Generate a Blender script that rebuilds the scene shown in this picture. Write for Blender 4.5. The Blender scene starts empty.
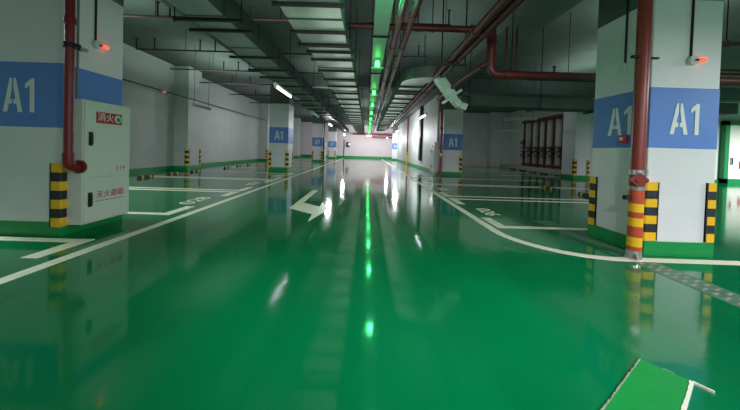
import bpy, bmesh, math, random
from mathutils import Vector, Matrix
random.seed(7)
PI = math.pi
C = bpy.context.scene.collection

# ------------------------------------------------------------------ materials
def lin(c):
    def f(v):
        v /= 255.0
        return v / 12.92 if v <= 0.04045 else ((v + 0.055) / 1.055) ** 2.4
    return (f(c[0]), f(c[1]), f(c[2]), 1.0)

def base_mat(name):
    m = bpy.data.materials.new(name); m.use_nodes = True
    nt = m.node_tree
    return m, nt, nt.nodes['Principled BSDF']

def mat(name, rgb, rough=0.5, metal=0.0, var=0.08, scale=6.0, bump=0.0, spec=0.5, rvar=0.0, stretch=(1, 1, 1)):
    m, nt, b = base_mat(name)
    tc = nt.nodes.new('ShaderNodeTexCoord'); mp = nt.nodes.new('ShaderNodeMapping')
    mp.inputs['Scale'].default_value = stretch
    nz = nt.nodes.new('ShaderNodeTexNoise'); nz.inputs['Scale'].default_value = scale; nz.inputs['Detail'].default_value = 5
    nt.links.new(tc.outputs['Object'], mp.inputs['Vector']); nt.links.new(mp.outputs['Vector'], nz.inputs['Vector'])
    cr = nt.nodes.new('ShaderNodeValToRGB')
    c = lin(rgb)
    cr.color_ramp.elements[0].position = 0.3; cr.color_ramp.elements[1].position = 0.7
    cr.color_ramp.elements[0].color = (c[0] * (1 - var), c[1] * (1 - var), c[2] * (1 - var), 1)
    cr.color_ramp.elements[1].color = (min(1, c[0] * (1 + var)), min(1, c[1] * (1 + var)), min(1, c[2] * (1 + var)), 1)
    nt.links.new(nz.outputs['Fac'], cr.inputs['Fac']); nt.links.new(cr.outputs['Color'], b.inputs['Base Color'])
    b.inputs['Roughness'].default_value = rough; b.inputs['Metallic'].default_value = metal
    b.inputs['Specular IOR Level'].default_value = spec
    if rvar:
        mr = nt.nodes.new('ShaderNodeMapRange')
        mr.inputs['To Min'].default_value = max(0, rough - rvar); mr.inputs['To Max'].default_value = rough + rvar
        nt.links.new(nz.outputs['Fac'], mr.inputs['Value']); nt.links.new(mr.outputs['Result'], b.inputs['Roughness'])
    if bump:
        bp = nt.nodes.new('ShaderNodeBump'); bp.inputs['Strength'].default_value = bump; bp.inputs['Distance'].default_value = 0.02
        nt.links.new(nz.outputs['Fac'], bp.inputs['Height']); nt.links.new(bp.outputs['Normal'], b.inputs['Normal'])
    return m

def glow(name, rgb, strength):
    m, nt, b = base_mat(name)
    b.inputs['Base Color'].default_value = lin(rgb)
    b.inputs['Emission Color'].default_value = lin(rgb); b.inputs['Emission Strength'].default_value = strength
    return m

def floor_mat():
    m, nt, b = base_mat('green_epoxy')
    tc = nt.nodes.new('ShaderNodeTexCoord')
    def noise(scale, det, st):
        mp = nt.nodes.new('ShaderNodeMapping'); mp.inputs['Scale'].default_value = st
        n = nt.nodes.new('ShaderNodeTexNoise'); n.inputs['Scale'].default_value = scale; n.inputs['Detail'].default_value = det
        nt.links.new(tc.outputs['Object'], mp.inputs['Vector']); nt.links.new(mp.outputs['Vector'], n.inputs['Vector'])
        return n
    n1 = noise(0.9, 4, (1, 0.35, 1))
    cr = nt.nodes.new('ShaderNodeValToRGB')
    cr.color_ramp.elements[0].position = 0.32; cr.color_ramp.elements[1].position = 0.72
    cr.color_ramp.elements[0].color = lin((0, 106, 64)); cr.color_ramp.elements[1].color = lin((0, 126, 76))
    nt.links.new(n1.outputs['Fac'], cr.inputs['Fac']); nt.links.new(cr.outputs['Color'], b.inputs['Base Color'])
    n2 = noise(1.6, 6, (1, 0.25, 1))
    mr = nt.nodes.new('ShaderNodeMapRange'); mr.inputs['From Min'].default_value = 0.3; mr.inputs['From Max'].default_value = 0.75
    mr.inputs['To Min'].default_value = 0.05; mr.inputs['To Max'].default_value = 0.12
    nt.links.new(n2.outputs['Fac'], mr.inputs['Value']); nt.links.new(mr.outputs['Result'], b.inputs['Roughness'])
    n3 = noise(7.0, 3, (1, 1, 1))
    bp = nt.nodes.new('ShaderNodeBump'); bp.inputs['Strength'].default_value = 0.05; bp.inputs['Distance'].default_value = 0.02
    nt.links.new(n3.outputs['Fac'], bp.inputs['Height']); nt.links.new(bp.outputs['Normal'], b.inputs['Normal'])
    b.inputs['IOR'].default_value = 1.55
    return m

M = {}
M['floor'] = floor_mat()
M['wall'] = mat('white_wall_paint', (196, 200, 198), 0.55, var=0.05, scale=1.5)
M['farwall'] = mat('pale_far_wall_paint', (214, 204, 208), 0.55, var=0.04, scale=1.2)
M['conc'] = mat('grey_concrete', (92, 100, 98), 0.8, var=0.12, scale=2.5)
M['ceil'] = mat('dark_ceiling_concrete', (84, 92, 90), 0.85, var=0.15, scale=1.5)
M['pillar'] = mat('white_pillar_paint', (218, 220, 222), 0.5, var=0.03, scale=3)
M['blue'] = mat('blue_band_paint', (86, 132, 206), 0.5, var=0.04, scale=4)
M['letter'] = mat('white_stencil_paint', (225, 228, 222), 0.5, var=0.03)
M['green'] = mat('green_skirting_paint', (0, 138, 66), 0.4, var=0.08, scale=5)
M['line'] = mat('cream_line_paint', (246, 238, 220), 0.32, var=0.07, scale=9)
M['yellow'] = mat('yellow_rubber', (238, 186, 22), 0.45, var=0.06)
M['black'] = mat('black_rubber', (34, 37, 44), 0.55, var=0.1)
M['red'] = mat('red_pipe_paint', (120, 26, 32), 0.38, var=0.08, scale=8)
M['rust'] = mat('brownish_red_pipe_paint', (138, 52, 46), 0.35, var=0.1, scale=8)
M['darkred'] = mat('dark_red_pipe_paint', (84, 22, 27), 0.45, var=0.1, scale=6)
M['orange'] = mat('orange_red_band', (190, 74, 44), 0.4, var=0.08)
M['sprk'] = mat('dusty_dark_red_pipe', (72, 30, 34), 0.6, var=0.15)
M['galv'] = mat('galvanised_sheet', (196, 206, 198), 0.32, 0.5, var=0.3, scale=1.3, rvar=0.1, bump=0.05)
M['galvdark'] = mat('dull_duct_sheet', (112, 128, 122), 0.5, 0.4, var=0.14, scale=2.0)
M['ductside'] = mat('painted_shade_duct_sheet', (74, 86, 82), 0.55, 0.2, var=0.14, scale=2.0)  # darker sheet colour, puts the shade of the duct sides into the paint
M['tray'] = mat('pale_tray_metal', (170, 205, 185), 0.4, 0.2, var=0.06)
M['iron'] = mat('black_angle_iron', (30, 33, 33), 0.6, 0.3, var=0.15)
M['steel'] = mat('silver_steel', (190, 190, 186), 0.3, 0.8, var=0.1, scale=20)
M['cab'] = mat('white_cabinet_enamel', (212, 216, 210), 0.35, var=0.02)
M['plastic'] = mat('black_plastic', (26, 27, 28), 0.4, var=0.05)
M['signred'] = mat('red_sign', (186, 24, 38), 0.4, var=0.05)
M['signgreen'] = mat('green_sign_symbol', (40, 140, 100), 0.4, var=0.05)
M['redtext'] = mat('red_letter_paint', (200, 60, 84), 0.5, var=0.05)
M['valve'] = mat('blue_valve_enamel', (40, 62, 150), 0.4, var=0.08)
M['grate'] = mat('worn_grate', (70, 116, 92), 0.42, var=0.3, scale=12)
M['slot'] = mat('pale_slot_bar', (150, 150, 132), 0.5, var=0.25, scale=20)
M['patch'] = mat('bright_green_paint', (0, 146, 64), 0.5, var=0.07, scale=7)
M['patchedge'] = mat('chipped_grey_edge', (150, 158, 140), 0.8, var=0.35, scale=40)
M['tape'] = mat('white_tape', (240, 234, 222), 0.5, var=0.05, scale=20)
M['lamphouse'] = mat('pale_lamp_housing', (196, 204, 196), 0.4, var=0.03)
M['tubeoff'] = mat('unlit_tube', (206, 214, 204), 0.3, var=0.02)
M['tubeon'] = glow('lit_tube', (244, 240, 255), 4)
M['greenglow'] = glow('green_lamp_glow', (70, 255, 100), 5)
M['greenedge'] = glow('green_edge_glow', (8, 225, 46), 0.7)
M['redglow'] = glow('red_alarm_glow', (255, 76, 48), 1.5)
M['redcall'] = mat('red_call_point', (206, 24, 44), 0.35, var=0.04)
M['doorgreen'] = mat('green_door_frame', (20, 128, 72), 0.4, var=0.06)
M['door'] = mat('white_door_enamel', (226, 226, 216), 0.4, var=0.03)
M['curb'] = mat('pale_curb', (168, 164, 150), 0.7, var=0.1)

# ------------------------------------------------------------------ mesh helpers
def box(bm, x0, x1, y0, y1, z0, z1, mi=0, bev=0.0):
    vs = [bm.verts.new((x, y, z)) for z in (z0, z1) for y in (y0, y1) for x in (x0, x1)]
    q = [(0, 2, 3, 1), (4, 5, 7, 6), (0, 1, 5, 4), (2, 6, 7, 3), (0, 4, 6, 2), (1, 3, 7, 5)]
    fs = [bm.faces.new([vs[i] for i in f]) for f in q]
    for f in fs: f.material_index = mi
    if bev:
        es = list({e for f in fs for e in f.edges})
        r = bmesh.ops.bevel(bm, geom=es, offset=bev, segments=2, profile=0.5, affect='EDGES')
        for f in r['faces']: f.material_index = mi
    return fs

def tube(bm, pts, r, seg=12, mi=0, cap=True):
    pts = [Vector(p) for p in pts]
    rings = []
    n = len(pts)
    prev = None
    for i, p in enumerate(pts):
        if i == 0: t = (pts[1] - p)
        elif i == n - 1: t = (p - pts[i - 1])
        else: t = (pts[i + 1] - p).normalized() + (p - pts[i - 1]).normalized()
        t.normalize()
        if prev is None:
            a = Vector((0, 0, 1)) if abs(t.z) < 0.9 else Vector((1, 0, 0))
            u = t.cross(a).normalized()
        else:
            u = (prev - t * prev.dot(t)).normalized()
        prev = u
        v = t.cross(u)
        rr = r[i] if isinstance(r, (list, tuple)) else r
        rings.append([bm.verts.new(p + (u * math.cos(2 * PI * k / seg) + v * math.sin(2 * PI * k / seg)) * rr) for k in range(seg)])
    for a, b in zip(rings, rings[1:]):
        for k in range(seg):
            f = bm.faces.new((a[k], a[(k + 1) % seg], b[(k + 1) % seg], b[k])); f.material_index = mi; f.smooth = True
    if cap:
        for ring, rev in ((rings[0], True), (rings[-1], False)):
            f = bm.faces.new(ring[::-1] if rev else ring); f.material_index = mi
            for e in f.edges: e.smooth = False

def bend(a, b, c, r=0.12, n=6):
    """points of a rounded corner at b between a and c"""
    a, b, c = Vector(a), Vector(b), Vector(c)
    p = b + (a - b).normalized() * r; q = b + (c - b).normalized() * r
    return [((1 - t) ** 2) * p + 2 * t * (1 - t) * b + t * t * q for t in [i / n for i in range(n + 1)]]

def prism(bm, poly, z0, z1, mi=0, mtx=None):
    lo = [bm.verts.new((x, y, z0)) for x, y in poly]; hi = [bm.verts.new((x, y, z1)) for x, y in poly]
    fs = [bm.faces.new(lo[::-1]), bm.faces.new(hi)]
    for i in range(len(poly)):
        j = (i + 1) % len(poly); fs.append(bm.faces.new((lo[i], lo[j], hi[j], hi[i])))
    for f in fs: f.material_index = mi
    if mtx is not None: bmesh.ops.transform(bm, matrix=mtx, verts=lo + hi)
    return fs

def frame(o, ex, ey, ez):
    m = Matrix.Identity(4)
    for i, v in enumerate((ex, ey, ez)):
        for k in range(3): m[k][i] = v[k]
    for k in range(3): m[k][3] = o[k]
    return m
X, Y, Z = Vector((1, 0, 0)), Vector((0, 1, 0)), Vector((0, 0, 1))

def loc_of(root):
    v = Vector((0, 0, 0))
    while root is not None:
        v += root.location; root = root.parent
    return v

def obj(name, bm, mats, parent=None, normals=True):
    """links bm (given in world space) as one mesh object, moved under its parent"""
    if normals: bmesh.ops.recalc_face_normals(bm, faces=bm.faces)
    me = bpy.data.meshes.new(name)
    if parent is not None:
        bmesh.ops.translate(bm, verts=bm.verts, vec=-loc_of(parent))
    bm.to_mesh(me); bm.free()
    for m in (mats if isinstance(mats, (list, tuple)) else [mats]): me.materials.append(m)
    o = bpy.data.objects.new(name, me); C.objects.link(o); o.parent = parent
    return o

def tag(o, label=None, cat=None, group=None, kind=None):
    if label: o['label'] = label
    if cat: o['category'] = cat
    if group: o['group'] = group
    if kind: o['kind'] = kind
    return o

def thing(name, loc, label, cat, group=None):
    o = bpy.data.objects.new(name, None); C.objects.link(o); o.location = loc
    o.empty_display_size = 0.1
    return tag(o, label, cat, group)

def dup(root, loc, label, group=None, rz=None):
    r = root.copy(); C.objects.link(r); r.location = loc
    r['label'] = label
    if group: r['group'] = group
    if rz is not None: r.rotation_euler = (0, 0, rz)
    for ch in list(root.children):
        c = ch.copy(); C.objects.link(c); c.parent = r
        for g in list(ch.children):
            d = g.copy(); C.objects.link(d); d.parent = c
    return r

def recentre(o):
    """moves a one-mesh thing's origin to the middle of its base"""
    me = o.data
    xs = [v.co for v in me.vertices]
    b = Vector(((min(v.x for v in xs) + max(v.x for v in xs)) / 2, (min(v.y for v in xs) + max(v.y for v in xs)) / 2, min(v.z for v in xs)))
    me.transform(Matrix.Translation(-b)); o.location = o.location + b
    return o

def NB(): return bmesh.new()

def text_bm(s, size, mtx, depth=0.003, sx=1.0):
    cu = bpy.data.curves.new('lettering', 'FONT'); cu.body = s; cu.size = size; cu.align_x = 'CENTER'; cu.align_y = 'CENTER'
    cu.extrude = depth / 2; cu.offset = 0.0
    o = bpy.data.objects.new('lettering', cu); C.objects.link(o)
    dg = bpy.context.evaluated_depsgraph_get()
    me = bpy.data.meshes.new_from_object(o.evaluated_get(dg))
    bm = bmesh.new(); bm.from_mesh(me)
    bpy.data.objects.remove(o); bpy.data.curves.remove(cu); bpy.data.meshes.remove(me)
    bmesh.ops.transform(bm, matrix=mtx @ Matrix.Diagonal((sx, 1, 1, 1)), verts=bm.verts)
    return bm

# ------------------------------------------------------------------ camera
f_px = 285.0
cam = bpy.data.cameras.new('camera'); cam.sensor_width = 36; cam.lens = f_px / 740 * 36
cam.shift_x = 0.0042535; cam.shift_y = -0.0676047; cam.clip_start = 0.02
co = bpy.data.objects.new('camera', cam); C.objects.link(co)
pt, rl = math.radians(-1.0), math.radians(1.7)
fw = Vector((0, math.cos(pt), math.sin(pt))); up0 = Vector((0, -math.sin(pt), math.cos(pt)))
rv = X * math.cos(rl) + up0 * math.sin(rl); uv = -X * math.sin(rl) + up0 * math.cos(rl)
co.matrix_world = frame((0, 0, 1.2), rv, uv, -fw)
bpy.context.scene.camera = co

# ------------------------------------------------------------------ the setting
CEIL = 5.0
def struct(name, bm, m, parent=None):
    o = obj(name, bm, m, parent)
    if parent is None: o['kind'] = 'structure'
    return o

b = NB(); box(b, -9.6, 24, -5, 41.6, -0.2, 0); floor = struct('floor', b, M['floor'])
b = NB(); box(b, -9.6, 24, -5, 41.6, CEIL, CEIL + 0.2); ceiling = struct('ceiling', b, M['ceil'])
for x0, x1 in ((-4.75, -3.8), (3.42, 4.36)):
    b = NB(); box(b, x0, x1, -5, 41.4, 4.4, CEIL, bev=0.02); obj('beam', b, M['ceil'], ceiling)
for y0 in (14.75, 25.85, 36.95):
    b = NB(); box(b, -3.8, 3.42, y0, y0 + 0.7, 4.45, CEIL); obj('beam', b, M['ceil'], ceiling)
b = NB(); box(b, 4.36, 24, 14.6, 15.15, 4.3, CEIL); obj('beam', b, M['ceil'], ceiling)

def skirt_side(bm, x, y0, y1, d, h=0.16):
    box(bm, min(x, x + d), max(x, x + d), y0, y1, 0, h)

b = NB(); box(b, -9.6, -9.4, 4, 41.4, 0, CEIL); wall_left = struct('wall_left', b, M['wall'])
for y0 in (13.85, 24.9, 36.0):
    b = NB(); box(b, -9.4, -8.72, y0, y0 + 1.1, 0, CEIL, bev=0.015); obj('pilaster', b, M['wall'], wall_left)
b = NB(); skirt_side(b, -9.4, 4, 41.4, 0.02)
for y0 in (13.85, 24.9, 36.0):
    box(b, -9.4, -8.7, y0 - 0.02, y0 + 1.12, 0, 0.16)
struct('baseboard_left', b, M['green'])
b = NB(); box(b, -9.4, 4.4, 41.4, 41.6, 0, CEIL); struct('wall_far', b, M['farwall'])
b = NB(); box(b, -9.4, 4.4, 41.36, 41.4, 0, 0.28); struct('baseboard_far', b, M['green'])
b = NB(); box(b, 3.88, 4.08, 15.9, 41.4, 0, CEIL); struct('wall_right', b, M['wall'])
b = NB(); skirt_side(b, 3.88, 15.9, 41.4, -0.02); struct('baseboard_right', b, M['green'])
b = NB(); box(b, 4.08, 13.2, 27.0, 27.2, 0, CEIL); wb = struct('wall_bay', b, M['wall'])
b = NB(); box(b, 11.3, 13.0, 26.0, 27.0, 0, CEIL, bev=0.015); obj('pilaster', b, M['wall'], wb)
b = NB(); box(b, 13.0, 13.2, 15.9, 27.0, 0, CEIL); struct('wall_bay_right', b, M['wall'])
b = NB(); box(b, 11.9, 24, 15.3, 15.5, 0, CEIL); struct('wall_right_near', b, M['wall'])
b = NB(); box(b, 11.9, 18.9, 15.27, 15.3, 0, 0.16); box(b, 22.0, 24, 15.27, 15.3, 0, 0.16); struct('baseboard_right_near', b, M['green'])
b = NB(); box(b, 12.1, 12.98, 16.6, 25.9, 0, 0.3, bev=0.02); struct('trim_1', b, M['curb'])

# white door with a green frame, right of the near right pillar
b = NB(); box(b, 19.1, 21.8, 15.12, 15.3, 0.22, 3.1, bev=0.01); door = struct('door_1', b, M['door'])
b = NB(); box(b, 18.9, 19.12, 15.06, 15.3, 0, 3.3); box(b, 21.78, 22.0, 15.06, 15.3, 0, 3.3); box(b, 18.9, 22.0, 15.06, 15.3, 3.08, 3.3); box(b, 18.9, 22, 15.06, 15.3, 0, .24)
obj('door_frame', b, M['doorgreen'], door)
b = NB(); box(b, 19.75, 19.95, 15.06, 15.12, 0.8, 1.2, bev=0.02); obj('door_handle', b, M['orange'], door)
b = NB(); tube(b, [(19.3, 15.05, 1.0), (19.3, 15.05, 1.35)], 0.03); tube(b, [(19.3, 15.12, 1.02), (19.3, 15.05, 1.02)], 0.02); tube(b, [(19.3, 15.12, 1.33), (19.3, 15.05, 1.33)], 0.02)
obj('door_handle', b, M['plastic'], door)

# ------------------------------------------------------------------ paint on the floor (parts of the floor)
def strip(bm, pts, w, h=0.003):
    """a flat painted stripe along pts with mitred corners"""
    pts = [Vector((p[0], p[1])) for p in pts]
    L, R = [], []
    for i, p in enumerate(pts):
        d0 = (p - pts[i - 1]).normalized() if i else (pts[1] - p).normalized()
        d1 = (pts[i + 1] - p).normalized() if i < len(pts) - 1 else d0
        n0, n1 = Vector((-d0.y, d0.x)), Vector((-d1.y, d1.x))
        n = (n0 + n1).normalized(); s = (w / 2) / max(0.4, n.dot(n0))
        L.append(p + n * s); R.append(p - n * s)
    for i in range(len(pts) - 1):
        prism(bm, [R[i], R[i + 1], L[i + 1], L[i]], 0.0, h)
    bmesh.ops.remove_doubles(bm, verts=bm.verts, dist=1e-5)

def paint(name, bm, label=None, m='line'):
    o = obj(name, bm, M[m], floor)
    if label: o['label'] = label
    return o

LXL, LXR = -3.06, 2.03
b = NB(); strip(b, [(LXL, -1.5), (LXL, 38)], 0.13); paint('lane_line', b, 'long cream lane line on the left of the aisle')
arc = [(LXR + 1.05 - 1.05 * math.cos(a), 4.42 - 1.08 * math.sin(a)) for a in [i / 10 * PI / 2 for i in range(11)]]
b = NB(); strip(b, [(LXR, 38)] + arc + [(8.5, 3.30)], 0.13); paint('lane_line', b, 'cream lane line curving round to the near right pillar')

def tick(x, y, s1, s2, dx, w=0.17):
    """end mark of a bay line: short bar along the aisle"""
    b = NB(); strip(b, [(x, y + s1), (x, y + s2)], w, 0.004); return b
LB = [(3.42, (-0.55, 0.07)), (4.87, (-0.07, 0.65)), (7.42, (-0.62, 0.07)), (7.72, (-0.07, 0.65)), (10.3, (-0.62, 0.07)), (10.6, (-0.07, 0.65)), (13.2, (-0.62, 0.07))]
for i, (y, (s1, s2)) in enumerate(LB):
    xe = -8.2 if y > 4.9 else (-6.4 if y < 4 else -8.2)
    b = NB(); strip(b, [(-3.36, y), (xe, y)], 0.13); paint('bay_line', b)
    paint('bay_tick', tick(-3.4, y, s1, s2, 0))
RB = [(4.68, (-0.07, 0.62)), (7.38, (-0.72, 0.07)), (7.84, (-0.07, 0.65)), (10.45, (-0.7, 0.07)), (10.75, (-0.07, 0.65)), (13.2, (-0.62, 0.07))]
for i, (y, (s1, s2)) in enumerate(RB):
    b = NB(); strip(b, [(2.2, y), (3.75 if y < 5 else 8.2, y)], 0.12); paint('bay_line', b)
    paint('bay_tick', tick(2.25, y, s1, s2, 0))
# later bays in the left row and the right row toward the far wall
for y in (16.2, 18.9, 21.6, 24.3):
    b = NB(); strip(b, [(-3.36, y), (-8.2, y)], 0.13); paint('bay_line', b)
for y in (16.2, 18.9, 21.6):
    b = NB(); strip(b, [(7.6, y), (11.6, y)], 0.12); paint('bay_line', b)

AR = [(-1.53, 8.14), (-1.37, 8.14), (-1.36, 6.24), (-0.94, 5.87), (-0.96, 6.40), (-0.73, 5.64), (-0.93, 4.63), (-0.97, 5.18), (-1.51, 5.65)]
b = NB(); prism(b, AR[::-1], 0, 0.003); paint('turn_arrow', b, 'cream turn arrow painted in the aisle')

for s, y in (('028', 6.15), ('026', 9.3), ('025', 12.1)):
    b = text_bm(s, 0.42, frame((-3.66, y, 0.002), Y, -X, Z), 0.003, 1.35); paint('space_number', b)
for s, y in (('026', 5.85), ('025', 9.2), ('023', 12.1)):
    b = text_bm(s, 0.42, frame((2.5, y, 0.002), -Y, X, Z), 0.003, 1.1); paint('space_number', b)

# the slotted drain running past the near right pillar
b = NB(); box(b, 3.08, 3.38, 0.2, 5.2, -0.02, 0.002)
for y in [0.3 + 0.085 * i for i in range(36)]:
    for x in (3.13, 3.25):
        if y > 3.25: continue
        prism(b, [(x, y), (x + 0.08, y + 0.03), (x + 0.08, y + 0.055), (x, y + 0.025)], 0.002, 0.004, 1)
obj('drain_grate', b, [M['grate'], M['slot']], floor)['label'] = 'worn slotted drain strip beside the near right pillar'

# bright green panel at the bottom right
pa, pb2, pc, pd = Vector((1.66, 1.67)), Vector((1.785, 1.51)), Vector((1.0, 1.22)), Vector((1.17, 1.06))
panel = thing('floor_panel', (1.4, 1.36, 0), 'bright green painted panel with chipped edges on the bottom right floor', 'panel')
b = NB(); prism(b, [pa, pc, pd, pb2], 0, 0.008); obj('panel_sheet', b, M['patch'], panel)
b = NB()
rr = random.Random(3)
for i in range(40):
    t0 = i / 40; p = pa.lerp(pc, t0); q = pa.lerp(pc, t0 + 0.024)
    w = 0.004 + 0.006 * rr.random()
    n = Vector((-(q - p).y, (q - p).x)).normalized()
    if n.y < 0: n = -n
    prism(b, [p, p + n * w, q + n * w * 0.8, q], 0, 0.009)
p, q = pa.lerp(pb2, 0.45), pa.lerp(pb2, 0.68)
prism(b, [p, q, q + Vector((0.004, 0.004)), p + Vector((0.004, 0.004))], 0, 0.01)
obj('chipped_edge', b, M['patchedge'], panel)['label'] = 'chipped grey edge'
b = NB()
for i in range(26):
    t0 = i / 26; p = pb2.lerp(pd, t0); q = pb2.lerp(pd, t0 + 1 / 26)
    n = Vector((0.12, -0.16)).normalized()
    w = 0.007 + 0.008 * rr.random()
    prism(b, [p - n * w * 0.8, q - n * w * 0.8, q + n * 0.005, p + n * 0.005], 0, 0.011)
p = pb2 + Vector((0.0, 0.0)); e = Vector((1.825, 1.445))
d = (e - p).normalized(); n = Vector((-d.y, d.x)) * 0.005
prism(b, [p - n, e - n, e + n, p + n], 0, 0.012)
obj('white_strip', b, M['tape'], panel)['label'] = 'white strip along one edge'

# ------------------------------------------------------------------ pillars
A_L = [(0, 0), (.13, 0), (.175, .24), (.265, .24), (.265, .38), (.205, .38), (.265, .72), (.265, 1), (.2, 1)]
A_R = [(.58 - x, y) for x, y in A_L][::-1]
ONE = [(.80, 0), (.93, 0), (.93, 1), (.84, 1), (.66, .84), (.66, .70), (.80, .80)]
def a1_bm(o, ex, ey, ez, size):
    bm = NB(); m = frame(o, ex * size, ey * size, ez)
    for p in (A_L, A_R, ONE): prism(bm, [(x - 0.465, y - 0.5) for x, y in p], 0, 0.003, 0, m)
    return bm

def pillar(x0, x1, y0, y1, label, zb=(1.35, 2.08), faces=('front',), size=0.38, ldx=0.0, zp=3.15, sk=0.18, bev=0.012, banded=True):
    cx, cy = (x0 + x1) / 2, (y0 + y1) / 2
    t = thing('concrete_pillar', (cx, cy, 0), label, 'pillar')
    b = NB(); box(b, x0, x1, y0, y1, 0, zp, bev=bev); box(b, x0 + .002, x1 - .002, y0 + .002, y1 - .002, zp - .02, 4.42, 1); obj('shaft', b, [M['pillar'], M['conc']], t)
    g = 0.012
    b = NB(); box(b, x0 - g, x1 + g, y0 - g, y1 + g, 0, sk, bev=0.004); obj('skirting', b, M['green'], t)['label'] = 'green skirting'
    if not banded: return t
    e = 0.004
    b = NB(); box(b, x0 - e, x1 + e, y0 - e, y1 + e, zb[0], zb[1], bev=bev); band = obj('name_band', b, M['blue'], t); band['label'] = 'blue band'
    zc = (zb[0] + zb[1]) / 2 - 0.01
    for fc in faces:
        if fc == 'front': bm = a1_bm((cx + ldx, y0 - e - .001, zc), X, Z, -Y, size)
        elif fc == 'left': bm = a1_bm((x0 - e - .001, cy - 0.02, zc), -Y, Z, -X, size)
        elif fc == 'right': bm = a1_bm((x1 + e + .001, cy, zc), Y, Z, X, size)
        obj('lettering', bm, M['letter'], band)['label'] = 'white stencilled A1'
    return t

pillar(-4.68, -3.82, 3.56, 4.44, 'nearest pillar on the left, white with blue A1 band, fire cabinet on its side', (1.36, 2.17), size=0.42, ldx=-.1, zp=3.3)
pillar(3.45, 4.29, 3.5, 4.37, 'nearest pillar on the right, white with two blue A1 faces and a red pipe at its corner', (1.33, 2.075), ('front', 'left'))
pillar(-5.04, -4.06, 14.65, 15.6, 'second pillar in the left row, white with blue A1 band, under the brightest tube lamp', (1.42, 2.24), size=0.44, zp=3.45)
pillar(3.98, 4.98, 14.95, 15.9, 'second pillar in the right row, white with blue A1 band, red pipe down its left edge', (1.33, 2.17), size=0.46, zp=3.45)
pillar(-4.97, -4.02, 25.7, 26.6, 'third pillar in the left row, white with blue A1 band, red pipe on its right', (1.4, 2.2), size=0.42, zp=3.45)
pillar(-5.06, -4.05, 36.8, 37.7, 'farthest pillar in the left row, small blue A1 band near the far wall', (1.4, 2.2), size=0.42, zp=3.45)
pillar(3.3, 4.0, 36.8, 37.6, 'slim far pillar against the right wall with small blue A1 band', (1.4, 2.2), size=0.36, zp=3.45)
pillar(11.08, 11.88, 15.2, 16.2, 'plain white pillar without a band, behind the nearest right pillar, next to the red pipe manifold', (), (), zp=4.2, banded=False)

# ------------------------------------------------------------------ corner guards
def guard(x, y, sx, sy, z0, z1, label, leg=0.15, group=None, n=7):
    """L shaped rubber guard hugging the corner (x, y); sx, sy point from the corner into the pillar"""
    b = NB(); t = 0.016
    h = (z1 - z0) / n
    ox, oy = x - sx * t, y - sy * t
    poly = [(ox, oy), (x + sx * leg, oy), (x + sx * leg, y), (x, y), (x, y + sy * leg), (ox, y + sy * leg)]
    # rounded outer corner
    poly = [(ox + sx * 0.012, oy)] + poly[1:] + [(ox, oy + sy * 0.012)]
    for i in range(n):
        prism(b, poly, z0 + i * h, z0 + (i + 1) * h, i % 2)
    # dark raised rims at the two ends of the L
    for (ax0, ax1, ay0, ay1) in ((x + sx * (leg - .012), x + sx * leg, oy - sy * .004, y), (ox - sx * .004, x, y + sy * (leg - .012), y + sy * leg)):
        box(b, min(ax0, ax1), max(ax0, ax1), min(ay0, ay1), max(ay0, ay1), z0, z1, 1)
    o = obj('corner_guard', b, [M['yellow'], M['black']])
    return recentre(tag(o, label, 'corner guard', group))

guard(-3.82, 3.56, -1, 1, 0.12, 0.92, 'yellow and black corner guard on the nearest left pillar, beside the fire cabinet', 0.12)
guard(3.45, 3.5, 1, 1, 0.19, 0.91, 'yellow and black corner guard right beside the striped red pipe on the near right pillar', 0.14)
guard(4.29, 3.5, -1, 1, 0.19, 0.92, 'yellow and black guard on the front right corner of the nearest right pillar', 0.11)
guard(3.45, 4.37, 1, -1, 0.17, 0.90, 'yellow and black guard on the left rear corner of the nearest right pillar', 0.13)
guard(4.29, 4.37, -1, -1, 0.19, 0.95, 'yellow and black guard peeking from the right rear corner of the nearest right pillar', 0.11)
def small_guards(lst):
    for x, y, sx, sy, lab in lst: guard(x, y, sx, sy, 0.16, 1.03, lab, 0.13)
small_guards([
    (-5.04, 14.65, 1, 1, 'yellow and black guard on the front left corner of the second left pillar'),
    (-4.06, 14.65, -1, 1, 'yellow and black guard on the front aisle corner of the second left pillar'),
    (-4.06, 15.6, -1, -1, 'yellow and black guard on the rear aisle corner of the second left pillar'),
    (4.98, 14.95, -1, 1, 'yellow and black guard on the right corner of the second right pillar'),
    (11.08, 15.2, 1, 1, 'yellow and black guard on the left corner of the pillar by the pipe manifold'),
    (11.88, 15.2, -1, 1, 'yellow and black guard on the right corner of the pillar by the pipe manifold'),
    (-4.97, 25.7, 1, 1, 'yellow and black guard on the left corner of the third left pillar'),
    (-4.02, 25.7, -1, 1, 'yellow and black guard on the aisle corner of the third left pillar'),
    (-5.06, 36.8, 1, 1, 'tiny yellow and black guard on the left corner of the farthest left pillar'),
    (-4.05, 36.8, -1, 1, 'tiny yellow and black guard on the right corner of the farthest left pillar'),
    (-8.72, 13.85, -1, 1, 'yellow and black guard on the near corner of the first left wall pilaster'),
    (-8.72, 14.95, -1, -1, 'yellow and black guard on the far corner of the first left wall pilaster'),
    (-8.72, 24.9, -1, 1, 'yellow and black guard on the second left wall pilaster'),
])

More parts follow.
